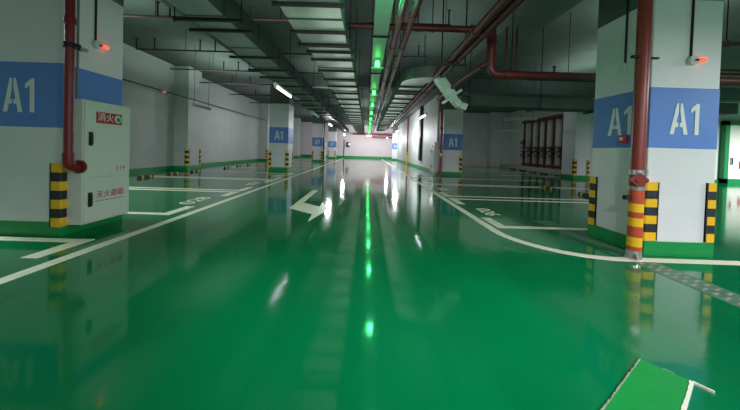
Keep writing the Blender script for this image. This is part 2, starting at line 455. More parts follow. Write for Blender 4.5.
# ------------------------------------------------------------------ fire cabinets
def fire_cabinet(loc, label, fullsize=True):
    """front faces the aisle; local front plane at x = 0 of loc, sign = +1 faces +x"""
    lx, ly, lz = loc
    t = thing('fire_cabinet', loc, label, 'fire cabinet')
    D, W, H = 0.22, 0.72, 1.61
    b = NB(); box(b, lx - D, lx - 0.015, ly, ly + W, lz, lz + H, bev=0.008); obj('body', b, M['cab'], t)
    b = NB(); box(b, lx - 0.015, lx, ly + 0.015, ly + W - 0.015, lz + 0.60, lz + H - 0.02, bev=0.005)
    box(b, lx - 0.002, lx + 0.003, ly + 0.05, ly + W - 0.09, lz + 0.66, lz + H - 0.36, 0, 0.001)
    ud = obj('upper_door', b, M['cab'], t)
    b = NB(); box(b, lx - 0.015, lx, ly + 0.015, ly + W - 0.015, lz + 0.02, lz + 0.585, bev=0.005); ld = obj('lower_door', b, M['cab'], t)
    for dpar, z0, z1 in ((ud, 1.04, 1.2), (ld, 0.24, 0.41)):
        b = NB(); box(b, lx, lx + 0.014, ly + 0.06, ly + 0.115, lz + z0 - .02, lz + z1, bev=0.006)
        box(b, lx + 0.012, lx + 0.03, ly + 0.07, ly + 0.105, lz + z0 + 0.0, lz + z1 - 0.03, bev=0.006)
        obj('handle', b, M['plastic'], dpar)['label'] = 'black recessed handle'
    # red plate: hydrant characters and a round symbol
    b = NB(); box(b, lx, lx + 0.004, ly + 0.165, ly + 0.555, lz + H - 0.285, lz + H - 0.135)
    sg = obj('sign_plate', b, M['signred'], ud); sg['label'] = 'red plate with white characters'
    if fullsize:
        bm = text_bm('消火', 0.125, frame((lx + 0.0055, ly + 0.30, lz + H - 0.21), Y, Z, X), 0.003); 
        tube(bm, [(lx + .004, ly + .49, lz + H - .21), (lx + .0065, ly + .49, lz + H - .21)], .055, 16, 0)
        tube(bm, [(lx + .0065, ly + .495, lz + H - .215), (lx + .0085, ly + .495, lz + H - .215)], .034, 12, 1)
        o = obj('sign_lettering', bm, [M['letter'], M['signgreen']], ud, False); o['label'] = 'white hydrant characters and round green symbol'
        bm = text_bm('灭火器箱', 0.105, frame((lx + 0.0025, ly + 0.39, lz + 0.355), Y, Z, X), 0.003, 1.02)
        b = NB(); box(b, lx, lx + .003, ly + 0.17, ly + 0.60, lz + 0.272, lz + 0.28); obj('underline', b, M['redtext'], ld)
        obj('door_lettering', bm, M['redtext'], ld, False)['label'] = 'red underlined fire extinguisher box characters'
        bm = text_bm('119', 0.095, frame((lx + 0.003, ly + 0.54, lz + 0.70), Y, Z, X), 0.003, 1.15)
        obj('door_lettering', bm, M['redtext'], ud, False)['label'] = 'small red digits'
    return t
fire_cabinet((-3.6, 3.62, 0.13), 'large white two-door fire hydrant cabinet on the nearest left pillar')
t2 = fire_cabinet((-3.8, 25.78, 0.1), 'small distant white cabinet on the aisle side of the third left pillar', False)
# the cabinet on the right faces the other way: turn a copy
t3 = dup(t2, (3.55, 15.75, 0.12), 'white hydrant cabinet beside the red pipe on the second right pillar', rz=PI)

# ------------------------------------------------------------------ vertical red pipes on pillars
# left pillar pipe with the elbow into the cabinet
t = thing('standpipe', (-3.69, 3.47, 0.85), 'dark red vertical pipe bending into the fire cabinet on the nearest left pillar', 'pipe')
px, py = -3.635, 3.47
b = NB(); tube(b, [(px, py, 4.99), (px, py, 1.05)] , 0.046, 16); obj('pipe_run', b, M['red'], t)
b = NB(); tube(b, [(px, py, 1.06), (px, py, 0.99)] + bend((px, py, 1.0), (px, py, 0.88), (px, py + .15, 0.88), 0.09)[1:] + [(px, py + 0.13, 0.88)], 0.056, 16); obj('elbow', b, M['red'], t)
b = NB(); tube(b, [(px, py + 0.115, 0.88), (px, py + 0.15, 0.88)], 0.085, 18); obj('flange', b, M['red'], t)
b = NB(); tube(b, [(px, py, 2.62), (px, py, 2.7)], 0.057, 16); obj('coupling', b, M['red'], t)
b = NB(); box(b, px - 0.02, px + 0.02, py, py + 0.16, 2.34, 2.38); tube(b, [(px, py, 2.33), (px, py, 2.39)], 0.062, 14); box(b, px + .05, px + .12, py - .02, py + .02, 2.345, 2.375); obj('clamp', b, M['iron'], t)
b = NB(); tube(b, [(px + .12, py + .02, 2.33), (px + .17, py + .06, 2.31)], 0.022, 10); obj('clamp_nut', b, M['steel'], t)

# right pillar pipe with outlet and stripes
px, py, pr = 3.235, 3.40, 0.068
t = thing('standpipe', (px, py, 0), 'brownish red pipe with yellow stripes standing at the nearest right pillar', 'pipe')
b = NB(); tube(b, [(px, py, 4.99), (px, py, 0.95)], pr, 20); obj('pipe_run', b, M['rust'], t)
zs = [(0.0, .10, 'st'), (.10, .15, 'or'), (.15, .26, 'ye'), (.26, .39, 'or'), (.39, .49, 'ye'), (.49, .56, 'or'), (.56, .66, 'ye'), (.66, .82, 'or')]
ix = {'or': 0, 'ye': 1, 'st': 2}
b = NB()
for z0, z1, k in zs[1:]: tube(b, [(px, py, z0), (px, py, z1)], pr + 0.004, 20, ix[k])
obj('striped_sleeve', b, [M['orange'], M['yellow']], t)['label'] = 'orange red sleeve with yellow bands'
b = NB(); tube(b, [(px, py, .82), (px, py, .865)], pr + 0.008, 20); obj('coupling', b, M['steel'], t)
b = NB(); tube(b, [(px, py, .865), (px, py, 1.02)], pr + 0.006, 20); obj('outlet_tee', b, M['rust'], t)
b = NB(); tube(b, [(px, py, 1.0), (px, py, 1.06)], pr + 0.012, 20)
for a in range(4):
    c_, s_ = math.cos(a * PI / 2 + .4), math.sin(a * PI / 2 + .4)
    tube(b, [(px + c_ * .085, py + s_ * .085, 1.0), (px + c_ * .085, py + s_ * .085, 1.06)], .016, 8)
obj('coupling', b, M['steel'], t)
dv = Vector((-0.55, -0.83, 0)).normalized(); sd = Vector((-dv.y, dv.x, 0))
o_ = Vector((px, py, 0.945)) + dv * 0.10
b = NB(); m = frame(o_, (sd + Z).normalized() , (Z - sd).normalized(), dv)
prism(b, [(-.065, -.05), (-.05, -.065), (.05, -.065), (.065, -.05), (.065, .05), (.05, .065), (-.05, .065), (-.065, .05)], 0, 0.02, 0, m)
tube(b, [Vector((px, py, 0.945)), o_], 0.045, 14)
tube(b, [o_ + dv * .02, o_ + dv * .035], 0.03, 14)
oc = obj('outlet_flange', b, M['rust'], t); oc['label'] = 'diamond shaped outlet flange'
b = NB(); tube(b, [(px, py, 0.0), (px, py, 0.035), (px, py, 0.10)], [0.085, 0.075, 0.07], 18); obj('foot', b, M['steel'], t)
b = NB(); tube(b, [(px, py, 0.0)] + [(px - .03, py - .05, .05)] + [(px - .05, py - .1, .012)], [.03, .028, .02], 10); obj('drip_spout', b, M['steel'], t)
for z in (2.40,):
    b = NB(); box(b, px - .13, px - .05, py - .02, py + .02, z - .015, z + .015); box(b, px, px + .22, py + .02, py + .05, z - .01, z + .01); obj('clamp', b, M['iron'], t)
b = NB(); box(b, px - .14, px - .05, py - .02, py + .03, .70, .75); box(b, px, px + .22, py + .02, py + .05, .715, .745); obj('clamp', b, M['iron'], t)

# second right pillar pipe, third left pillar pipe, wall pipe
def plain_standpipe(x, y, r, z0, z1, m, label, yellow=False):
    t = thing('standpipe', (x, y, z0), label, 'pipe')
    b = NB(); tube(b, [(x, y, z1), (x, y, z0)], r, 12); obj('pipe_run', b, M[m], t)
    b = NB(); tube(b, [(x, y, 1.0), (x, y, 1.12)], r + .02, 12); obj('coupling', b, M['steel'], t)
    b = NB(); tube(b, [(x, y, 2.4), (x, y, 2.48)], r + .02, 12); obj('clamp', b, M['iron'], t)
    if yellow:
        b = NB(); tube(b, [(x, y, z0 + .05), (x, y, z0 + .9)], r + .012, 12); obj('yellow_sleeve', b, M['yellow'], t)['label'] = 'yellow sleeve'
plain_standpipe(3.84, 14.8, 0.07, 0, 4.35, 'rust', 'red pipe down the left edge of the second right pillar')
plain_standpipe(-3.9, 25.6, 0.07, 0, 4.35, 'darkred', 'distant red pipe beside the third left pillar')
plain_standpipe(3.74, 26.5, 0.08, 0, 4.38, 'rust', 'brownish red pipe with yellow foot on the right aisle wall', True)
# dark cable trunk on right wall
t = thing('cable_riser', (3.8, 20.3, 0.55), 'dark vertical cable riser on the right aisle wall', 'cable riser')
b = NB(); box(b, 3.72, 3.88, 20.0, 20.6, 0.55, 4.38, bev=.02); obj('casing', b, M['iron'], t)
b = NB(); box(b, 3.70, 3.72, 20.05, 20.55, 0.6, 2.2, bev=.005); obj('cover', b, M['iron'], t)

# ------------------------------------------------------------------ small fittings on pillars
def conduit_thing(name, pts, r, label, cat='conduit', m='galvdark'):
    b = NB(); tube(b, pts, r, 8); 
    return recentre(tag(obj(name, b, M[m]), label, cat))
conduit_thing('conduit', [(-3.808, 3.74, 4.38), (-3.808, 3.74, 1.76)], 0.012, 'long thin conduit down to the cabinet top on the nearest left pillar')
conduit_thing('conduit', [(-3.808, 3.98, 4.38), (-3.808, 3.98, 2.6)], 0.012, 'short conduit above the red alarm lamp on the nearest left pillar', m='iron')
conduit_thing('conduit', [(3.438, 3.86, 4.38), (3.438, 3.86, 2.46)], 0.012, 'conduit above the round box on the left face of the nearest right pillar', m='iron')
conduit_thing('conduit', [(3.905, 3.488, 4.38), (3.905, 3.488, 2.45)], 0.012, 'conduit above the red alarm lamp on the front of the nearest right pillar', m='iron')

def alarm_lamp(p, nrm, side, label):
    p = Vector(p)
    t = thing('alarm_lamp', p, label, 'alarm lamp')
    b = NB(); m = frame(p, side, Z, nrm)
    prism(b, [(-.05, -.03), (-.03, -.05), (.03, -.05), (.05, -.03), (.05, .03), (.03, .05), (-.03, .05), (-.05, .03)], 0, .045, 0, m)
    obj('base_box', b, M['lamphouse'], t)
    b = NB(); c = p + side * .085 + nrm * .06
    tube(b, [c - side * .04, c - side * .028, c + side * .028, c + side * .04], [.016, .025, .025, .014], 14); obj('red_lens', b, M['redglow'], t)['label'] = 'glowing red lens'
    b = NB(); tube(b, [p + nrm * .03, c - side * .045], .012, 8); obj('bracket', b, M['plastic'], t)
alarm_lamp((-3.815, 3.99, 2.55), X, Y, 'glowing red alarm lamp high on the nearest left pillar above the cabinet')
alarm_lamp((3.91, 3.495, 2.40), -Y, X, 'glowing red alarm lamp high on the front face of the nearest right pillar')

t = thing('junction_box', (3.45, 3.88, 2.38), 'round white junction box on the left face of the nearest right pillar', 'junction box')
b = NB(); tube(b, [(3.449, 3.90, 2.38), (3.43, 3.90, 2.38)], .062, 20); obj('box_body', b, M['lamphouse'], t)
b = NB(); tube(b, [(3.43, 3.90, 2.38), (3.424, 3.90, 2.38)], .05, 20); tube(b, [(3.438, 3.86, 2.47), (3.438, 3.86, 2.36)], .018, 8); obj('cover_cap', b, M['cab'], t)

t = thing('call_point', (3.44, 3.82, 1.42), 'red fire alarm call point on the blue left face of the nearest right pillar', 'call point')
b = NB(); box(b, 3.40, 3.445, 3.765, 3.875, 1.395, 1.50, bev=.008); obj('case', b, M['redcall'], t)
b = NB(); box(b, 3.396, 3.402, 3.795, 3.85, 1.43, 1.47, bev=.001); obj('press_plate', b, M['letter'], t)['label'] = 'pale press plate'

t = thing('wall_tap', (4.35, 3.9, .5), 'small black tap sticking out of the right side of the nearest right pillar', 'tap')
b = NB(); tube(b, [(4.29, 3.9, .55), (4.40, 3.9, .55), (4.45, 3.9, .51)], .025, 10); obj('spout', b, M['plastic'], t)
b = NB(); tube(b, [(4.37, 3.9, .55), (4.37, 3.9, .62)], .014, 8); tube(b, [(4.33, 3.9, .62), (4.41, 3.9, .62)], .014, 8); obj('tap_handle', b, M['plastic'], t)

# ------------------------------------------------------------------ ducts
def duct(name, segs, label, cat, bars, rods_to=4.44, rod_sides=(1, 1), m='galv', ms='ductside', over=0.07, barz=None):
    """segs: list of (x0, x1, y0, y1, z0, z1); bars: y positions of the hangers"""
    x0, x1, y0, y1, z0, z1 = segs[0]
    t = thing(name, ((x0 + x1) / 2, y0, z0), label, cat)
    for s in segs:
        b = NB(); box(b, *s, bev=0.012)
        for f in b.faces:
            f.material_index = 0 if f.normal.z < -0.5 or f.calc_center_median().z < s[4] + .005 else 1  # underside keeps the sheet colour, other faces get the painted shade
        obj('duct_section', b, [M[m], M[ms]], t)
        y = s[2] + 1.2
        while y < s[3] and s[3] - s[2] > 2:
            g = .02; b = NB(); box(b, s[0] - g, s[1] + g, y, y + .035, s[4] - .012, s[5] + g); y += 1.24
            obj('seam_flange', b, M[ms], t)
    for ib, y in enumerate(bars):
        s = next((q for q in segs if q[2] <= y <= q[3]), segs[-1])
        b = NB(); box(b, s[0] - over, s[1] + over, y, y + 0.045, s[4] - .045, s[4] - .0, bev=.004); obj('hanger_bar', b, M['iron'], t)
        for k, xx in enumerate((s[0] - over + .02, s[1] + over - .02)):
            if not rod_sides[k] or ib % 3: continue
            b = NB(); tube(b, [(xx, y + .02, s[4] - .07), (xx, y + .02, rods_to)], .009, 6); obj('hanger_rod', b, M['iron'], t)
    return t

mb = [2.2, 3.54, 4.37, 4.9, 5.25, 5.7, 6.5, 7.3, 8.1, 9.1, 10.2] + [11.3 + 1.15 * i for i in range(19)]
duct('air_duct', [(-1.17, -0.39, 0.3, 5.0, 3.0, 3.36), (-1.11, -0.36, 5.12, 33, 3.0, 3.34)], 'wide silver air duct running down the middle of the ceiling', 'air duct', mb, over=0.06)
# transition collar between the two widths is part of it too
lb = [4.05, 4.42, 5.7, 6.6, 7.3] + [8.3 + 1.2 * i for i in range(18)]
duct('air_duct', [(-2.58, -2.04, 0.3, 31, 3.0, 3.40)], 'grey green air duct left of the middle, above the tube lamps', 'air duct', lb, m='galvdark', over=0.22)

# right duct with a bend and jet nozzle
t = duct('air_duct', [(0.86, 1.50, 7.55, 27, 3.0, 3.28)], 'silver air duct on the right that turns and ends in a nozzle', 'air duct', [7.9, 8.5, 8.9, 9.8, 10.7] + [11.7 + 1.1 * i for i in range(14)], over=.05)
b = NB()
n = 10; cx_, cy_ = 1.62, 7.55
inner, outer = 0.12, 0.76
for i in range(n):
    a0, a1 = PI - i / n * PI / 2, PI - (i + 1) / n * PI / 2
    q = [(cx_ + outer * math.cos(a0) * 1.0, cy_ - outer * .85 * math.sin(a0)), (cx_ + outer * math.cos(a1), cy_ - outer * .85 * math.sin(a1)),
         (cx_ + inner * math.cos(a1), cy_ - inner * .85 * math.sin(a1)), (cx_ + inner * math.cos(a0), cy_ - inner * .85 * math.sin(a0))]
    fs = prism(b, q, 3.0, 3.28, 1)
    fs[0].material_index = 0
bmesh.ops.remove_doubles(b, verts=b.verts, dist=1e-4)
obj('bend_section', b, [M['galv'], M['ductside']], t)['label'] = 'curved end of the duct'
def obox(bm, p, q, half_w, half_t, wdir, mi=0):
    p, q, wdir = Vector(p), Vector(q), Vector(wdir).normalized()
    d = (q - p); L = d.length; d.normalize(); tdir = d.cross(wdir).normalized()
    prism(bm, [(-half_w, -half_t), (half_w, -half_t), (half_w, half_t), (-half_w, half_t)], 0, L, mi, frame(p, wdir, tdir, d))
b = NB(); obox(b, (1.62, 7.05, 3.14), (2.03, 7.05, 2.60), .14, .10, Y); obj('drop_branch', b, M['tray'], t)['label'] = 'pale sloping branch'
b = NB(); dd = (Vector((2.03, 0, 2.60)) - Vector((1.62, 0, 3.14))).normalized(); p0 = Vector((2.03, 7.05, 2.60))
obox(b, p0 - dd * .0, p0 + dd * .06, .2, .23, Y); obj('nozzle_flange', b, M['tray'], t)
b = NB()
pts = [p0 + dd * .06, p0 + dd * .16, p0 + dd * .16 + Vector((.12, 0, -.11)), p0 + dd * .16 + Vector((.27, 0, -.16))]
for p_, q_ in zip(pts, pts[1:]): obox(b, p_, q_, .11, .075, Y)
obj('nozzle', b, M['tray'], t)

# cross duct in the right bay
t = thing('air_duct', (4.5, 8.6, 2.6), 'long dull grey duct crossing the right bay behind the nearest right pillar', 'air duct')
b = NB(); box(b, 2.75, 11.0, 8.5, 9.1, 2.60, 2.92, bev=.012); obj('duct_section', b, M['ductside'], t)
for x in (2.95, 5.05, 6.9, 9):
    b = NB(); box(b, x, x + .045, 8.4, 9.2, 2.55, 2.598); obj('hanger_bar', b, M['iron'], t)
    b = NB(); tube(b, [(x + .02, 8.43, 2.55), (x + .02, 8.43, CEIL)], .012, 6); obj('hanger_rod', b, M['iron'], t)

# ------------------------------------------------------------------ cable tray and green lamps
ZT = 3.42
t = thing('cable_tray', (0.19, 2, ZT), 'pale narrow cable tray above the middle of the aisle, lit green', 'cable tray')
b = NB(); box(b, 0.06, 0.33, 0.3, 37, ZT, ZT + .015); box(b, 0.06, 0.072, .3, 37, ZT + .015, ZT + .12); box(b, 0.318, 0.33, .3, 37, ZT + .015, ZT + .12); obj('tray_body', b, M['tray'], t)
for y in [2.8, 5.55] + [8.2 + 2.6 * i for i in range(11)]:
    b = NB(); box(b, 0.02, 0.37, y, y + .045, ZT - .03, ZT - .001); obj('tray_bracket', b, M['iron'], t)
    for x in (.035, .355):
        b = NB(); tube(b, [(x, y + .02, ZT - .03), (x, y + .02, 4.44)], .008, 6); obj('hanger_rod', b, M['iron'], t)

ys = [1.0, 3.9, 6.95, 10.4, 13.2, 16.1, 19.2, 22.6, 26.3, 30.2, 34.0]
names = ['behind the frame', 'just above the frame', 'nearest and largest', 'second from the camera', 'third from the camera', 'fourth from the camera', 'fifth from the camera', 'sixth from the camera', 'seventh from the camera', 'eighth from the camera', 'farthest and smallest']
def green_lamp(y):
    t = thing('green_lamp', (0.19, y, ZT - .235), '', 'lamp'); z = ZT
    b = NB(); box(b, 0.14, 0.24, y - .04, y + .04, z - .06, z - .002, bev=.006); obj('lamp_mount', b, M['lamphouse'], t)
    b = NB(); tube(b, [(0.19, y, z - .21), (.19, y, z - .19), (0.19, y, z - .09), (0.19, y, z - .055)], [.04, .058, .058, .04], 14); obj('lens', b, M['greenglow'], t)['label'] = 'bright green lens'
    b = NB(); box(b, 0.04, 0.34, y - .02, y + .02, z - .228, z - .21, bev=.004); obj('edge_strip', b, M['greenedge'], t)['label'] = 'green glowing lower strip'
    return t
g0 = None
for y, nm in zip(ys, names):
    if y < 6: continue
    lab = 'glowing green lamp under the central cable tray, ' + nm
    if g0 is None: g0 = green_lamp(y); g0['label'] = lab; g0['group'] = 'green lamps under the cable tray'
    else: dup(g0, (0.19, y, ZT - .235), lab)
# dark sign box at the far end
t = thing('hanging_sign', (0.2, 36, 2.85), 'small dark sign box hanging at the far end of the green lamps', 'sign')
b = NB(); box(b, -0.15, 0.55, 35.95, 36.07, 2.82, 3.12, bev=.01); obj('sign_box', b, M['plastic'], t)
for x in (.08, .31):
    b = NB(); tube(b, [(x, 36, 3.12), (x, 36, ZT)], .015, 6); obj('hanger_rod', b, M['iron'], t)

# ------------------------------------------------------------------ red pipes under the ceiling
def pipe_thing(pts, r, label, m='red', couplings=(), hang=(), seg=14):
    t = thing('ceiling_pipe', Vector(pts[0]), label, 'pipe')
    b = NB(); tube(b, pts, r, seg); obj('pipe_run', b, M[m], t)
    for p, d in couplings:
        p, d = Vector(p), Vector(d)
        b = NB(); tube(b, [p - d * .05, p + d * .05], r + .014, seg); obj('coupling', b, M[m], t)
    for p in hang:
        b = NB(); x, y, z = p
        tube(b, [(x - .025, y, z), (x + .025, y, z)] if False else [(x, y - .02, z), (x, y + .02, z)], r + .01, seg)
        tube(b, [(x, y, z + r), (x, y, CEIL)], .009, 6); obj('hanger', b, M['iron'], t)
    return t
for x, lab in ((0.40, 'left red pipe of the pair running beside the central cable tray'), (0.565, 'right red pipe of the pair running beside the central cable tray')):
    pipe_thing([(x, .3, 3.02), (x, 29, 3.02)], 0.048, lab, 'darkred', [((x, y, 3.02), (0, 1, 0)) for y in (3.9, 6.2, 9.5, 13, 17)], [(x, y, 3.02) for y in (2.6, 5.0, 7.4, 10, 13.4, 17)])
for x, lab in ((1.60, 'left one of the two slanting red pipes high on the right'), (1.76, 'right one of the two slanting red pipes high on the right')):
    pipe_thing([(x, .3, 3.05), (x, 24, 3.05)], 0.06, lab, 'darkred', [((x, y, 3.05), (0, 1, 0)) for y in (3.2, 4.4, 8.8)], [])
t = thing('pipe_hanger', (1.68, 5.75, 2.96), 'black trapeze hanger carrying the two slanting red pipes', 'hanger')
b = NB(); box(b, 1.42, 1.95, 5.75, 5.80, 2.945, 2.988); obj('cross_bar', b, M['iron'], t)
b = NB(); tube(b, [(1.45, 5.77, 2.93), (1.45, 5.77, CEIL)], .014, 6); obj('hanger_rod', b, M['iron'], t)
b = NB(); tube(b, [(1.92, 5.77, 2.93), (1.92, 5.77, CEIL)], .014, 6); obj('hanger_rod', b, M['iron'], t)
# cross pipe high up and its tee
pipe_thing([(-0.5, 5.35, 3.5), (2.12, 5.35, 3.5)], 0.062, 'dark red cross pipe above the aisle behind the pipe pair', 'darkred', [((x, 5.35, 3.5), (1, 0, 0)) for x in (.0, .9, 1.9)], [(1.15, 5.35, 3.5)])
# drop with elbow to the right
dp = [(2.14, 5.05, 3.42), (2.14, 5.05, 2.8)] + bend((2.14, 5.05, 2.9), (2.14, 5.05, 2.6), (2.5, 5.05, 2.6), .14) + [(9.5, 5.05, 2.6)]
drop = pipe_thing(dp, 0.07, 'red pipe dropping and turning right across the bay behind the nearest right pillar', 'darkred', [((2.14, 5.05, 3.2), (0, 0, 1)), ((2.14, 5.05, 2.95), (0, 0, 1)), ((2.42, 5.05, 2.6), (1, 0, 0)), ((5.2, 5.05, 2.6), (1, 0, 0))], [(2.5, 5.05, 2.6), (4.3, 5.05, 2.6), (6.0, 5.05, 2.6)])
for x in (2.4, 2.58):
    b = NB(); tube(b, [(x, 5.05, 2.66), (x, 5.05, 3.2 + x * .1)], .018, 6); obj('stub_rod', b, M['darkred'], drop)
bp_ = [(2.14, 5.12, 2.84), (2.12, 5.5, 2.84), (2.03, 6.3, 2.80), (2.0, 8.2, 2.72)]
pipe_thing(bp_, 0.05, 'red branch pipe running back from the dropping pipe', 'darkred', [((2.12, 5.45, 2.84), (0, 1, 0))], [])
# elbow drop at the right end just left of the pillar
pipe_thing([(5.0, 5.1, 2.55), (5.0, 5.1, 2.2)], .05, 'short red drop at the left edge of the nearest right pillar', 'darkred')
# pipes to the right of the near right pillar
pipe_thing([(5.6, 5.0, 3.24), (10.5, 5.0, 3.24)], .045, 'red pipe to the right of the nearest right pillar, above the pipe bundle', 'darkred', [], [(6.2, 5.0, 3.24)])
for i, nm in enumerate(('lowest', 'second from the bottom', 'middle', 'second from the top', 'topmost')):
    z = 3.55 + .12 * i
    pipe_thing([(10.2, 9 + .0 * i, z), (17, 9, z)], .04, 'red pipe in the stacked bundle right of the near pillar, ' + nm, 'red', [], [])

# sprinkler branch lines across the ceiling
def sprinkler(x0, x1, y, heads, label, m='sprk', z=4.3):
    t = thing('sprinkler_pipe', (x0, y, z), label, 'sprinkler pipe')
    b = NB(); tube(b, [(x0, y, z), (x1, y, z)], .026, 8); obj('pipe_run', b, M[m], t)
    for x in (x0 + .25 * (x1 - x0), x0 + .9 * (x1 - x0)):
        b = NB(); tube(b, [(x, y, z), (x, y, 4.44 if -4.75 < x < -3.8 else CEIL)], .008, 6); obj('hanger_rod', b, M['iron'], t)
    for x in heads:
        b = NB(); tube(b, [(x, y, z), (x, y, z + .34)], .02, 6); tube(b, [(x, y, z + .34), (x, y, z + .36)], .05, 8); obj('upright_head', b, M['iron'], t)
sprinkler(-6.6, -1.2, 7.0, (-5.2, -4.9, -2.2), 'first thin sprinkler pipe across the left bay ceiling, nearest the camera')
sprinkler(-7.7, -1.2, 9.45, (-7.7, -7.1, -5.6, -5.1), 'second thin sprinkler pipe across the left bay ceiling')
sprinkler(-8.2, -1.2, 11.8, (-6.0, -5.4), 'third thin sprinkler pipe across the left bay ceiling')
sprinkler(-8.4, -1.2, 14.2, (-6.8, -5.9), 'fourth thin sprinkler pipe across the left bay ceiling, in front of the second pillar row')
sprinkler(-8.4, -1.2, 17.2, (-6.8, -5.9), 'fifth thin sprinkler pipe across the left bay ceiling, behind the second pillar row')
sprinkler(-8.4, -1.2, 20.2, (-6.8, -5.9), 'sixth thin sprinkler pipe across the left bay ceiling, farthest back')
sprinkler(0.7, 1.95, 7.0, (1.15, 1.9), 'short sprinkler pipe with upright heads above the right duct bend')
sprinkler(0.7, 1.9, 9.4, (1.6,), 'short sprinkler pipe behind the right duct bend', 'iron')
sprinkler(4.2, 8.5, 7.6, (4.9, 6.8), 'thin dark sprinkler pipe across the right bay ceiling', 'iron', 3.2)

# conduit with a red lamp along the left wall
conduit_thing('conduit', [(-8.68, 8, 3.44), (-8.68, 24.5, 3.46)], .022, 'long dark conduit running high along the left wall', m='iron')
alarm_lamp((-8.68, 12.0, 3.40), X, Y, 'small red lamp hanging on the left wall conduit')

# ------------------------------------------------------------------ tube lamps
def tube_lamp(x, y, z, label, lit, L=1.45, top=CEIL):
    t = thing('tube_lamp', (x, y, z), label, 'lamp')
    b = NB()
    prism(b, [(-.05, .03), (.05, .03), (.035, .09), (-.035, .09)], -L / 2, L / 2, 0, frame((x, y, z), X, Z, -Y)); obj('housing', b, M['lamphouse'], t)
    b = NB(); tube(b, [(x, y - L / 2 + .05, z), (x, y + L / 2 - .05, z)], .028, 10); obj('tube', b, M['tubeon'] if lit else M['tubeoff'], t)
    b = NB()
    for s in (-1, 1): box(b, x - .03, x + .03, y + s * (L / 2 - .025) - .025, y + s * (L / 2 - .025) + .025, z - .03, z + .03)
    obj('end_cap', b, M['lamphouse'], t)
    for s in (-1, 1):
        b = NB(); tube(b, [(x, y + s * .5, z + .09), (x, y + s * .5, top)], .006, 6); obj('hanger_rod', b, M['iron'], t)
    return t
LIT = [(-2.3, 7.75, 'brightest lit tube lamp on the left, in front of the second left pillar'),
       (-2.35, 17.9, 'lit tube lamp on the left beside the third left pillar'),
       (-2.35, 28.6, 'distant lit tube lamp on the left near the far wall'),
       (2.36, 12.3, 'lit tube lamp on the right, left of the second right pillar'),
       (2.32, 22.6, 'distant lit tube lamp on the right, second of that row'),
       (2.36, 33.6, 'smallest lit tube lamp on the right by the far wall')]
for x, y, lab in LIT: tube_lamp(x, y, 2.7, lab, True, top=2.955 if x < 0 else 4.44)
tube_lamp(-2.38, 13.0, 2.7, 'unlit tube lamp on the left between the second and third pillars', False, top=2.955)
def tube_across(x, y, z, label, rz, L=1.3):
    t = tube_lamp(0, 0, z, label, False, L); t.location = (x, y, z); t.rotation_euler = (0, 0, rz); return t
tube_across(6.55, 12.3, 2.7, 'unlit tube lamp hanging in front of the red pipe manifold', 1.1, 1.25)
tube_across(9.1, 18.0, 2.65, 'farther unlit tube lamp hanging in the right bay', 1.1, 1.3)
tube_across(7.3, 8.0, 2.6, 'unlit tube lamp at the left edge of the nearest right pillar', PI / 2 - .2, 1.3)
tube_across(-6.7, 11.5, 2.7, 'unlit tube lamp hanging in the left bay by the wall', 0, 1.3)

# ------------------------------------------------------------------ wheel stops
def wheel_stop(x, y, rz, label, dark=False, L=0.62, group=None):
    b = NB(); n = 7; w, h = .13, .085
    for i in range(n):
        x0, x1 = -L / 2 + L * i / n, -L / 2 + L * (i + 1) / n
        prism(b, [(-w / 2, 0), (w / 2, 0), (w / 2 - .035, h), (-w / 2 + .035, h)], x0, x1, 1 if (i in (1, 5) and not dark) else 0, frame((0, 0, 0), Y, Z, X))
    for s in (-.2, .2): tube(b, [(s, 0, h - .004), (s, 0, h + .004)], .018, 8, 0)
    o = obj('wheel_stop', b, [M['black'], M['yellow']]); o.location = (x, y, 0); o.rotation_euler = (0, 0, rz)
    return tag(o, label, 'wheel stop', group)
Ls = [(-7.75, 10.0), (-7.68, 11.35), (-7.62, 12.7), (-7.52, 15.4), (-7.5, 16.8), (-7.5, 18.3), (-7.4, 19.6)]
ln = ['nearest', 'second nearest', 'third nearest', 'fourth nearest', 'third farthest', 'second farthest', 'farthest']
for (x, y), nm in zip(Ls, ln):
    wheel_stop(x, y, PI / 2, 'yellow and black wheel stop along the left wall, ' + nm, group='left wheel stops')
wheel_stop(6.5, 10.1, PI / 2, 'yellow and black wheel stop in the right bay, farther of two', group='right wheel stops')
wheel_stop(6.66, 8.55, PI / 2, 'yellow and black wheel stop in the right bay, nearer of two', group='right wheel stops')
for (x, y), nm in zip([(11.5, 22.3), (11.45, 20.9), (11.2, 19.2), (11.2, 18.0), (11.1, 16.4)], ['farthest', 'fourth from the near end', 'middle one', 'second from the near end', 'nearest']):
    wheel_stop(x, y, PI / 2, 'black wheel stop before the pale curb of the pipe manifold, ' + nm, True, .7, 'dark wheel stops by the manifold')

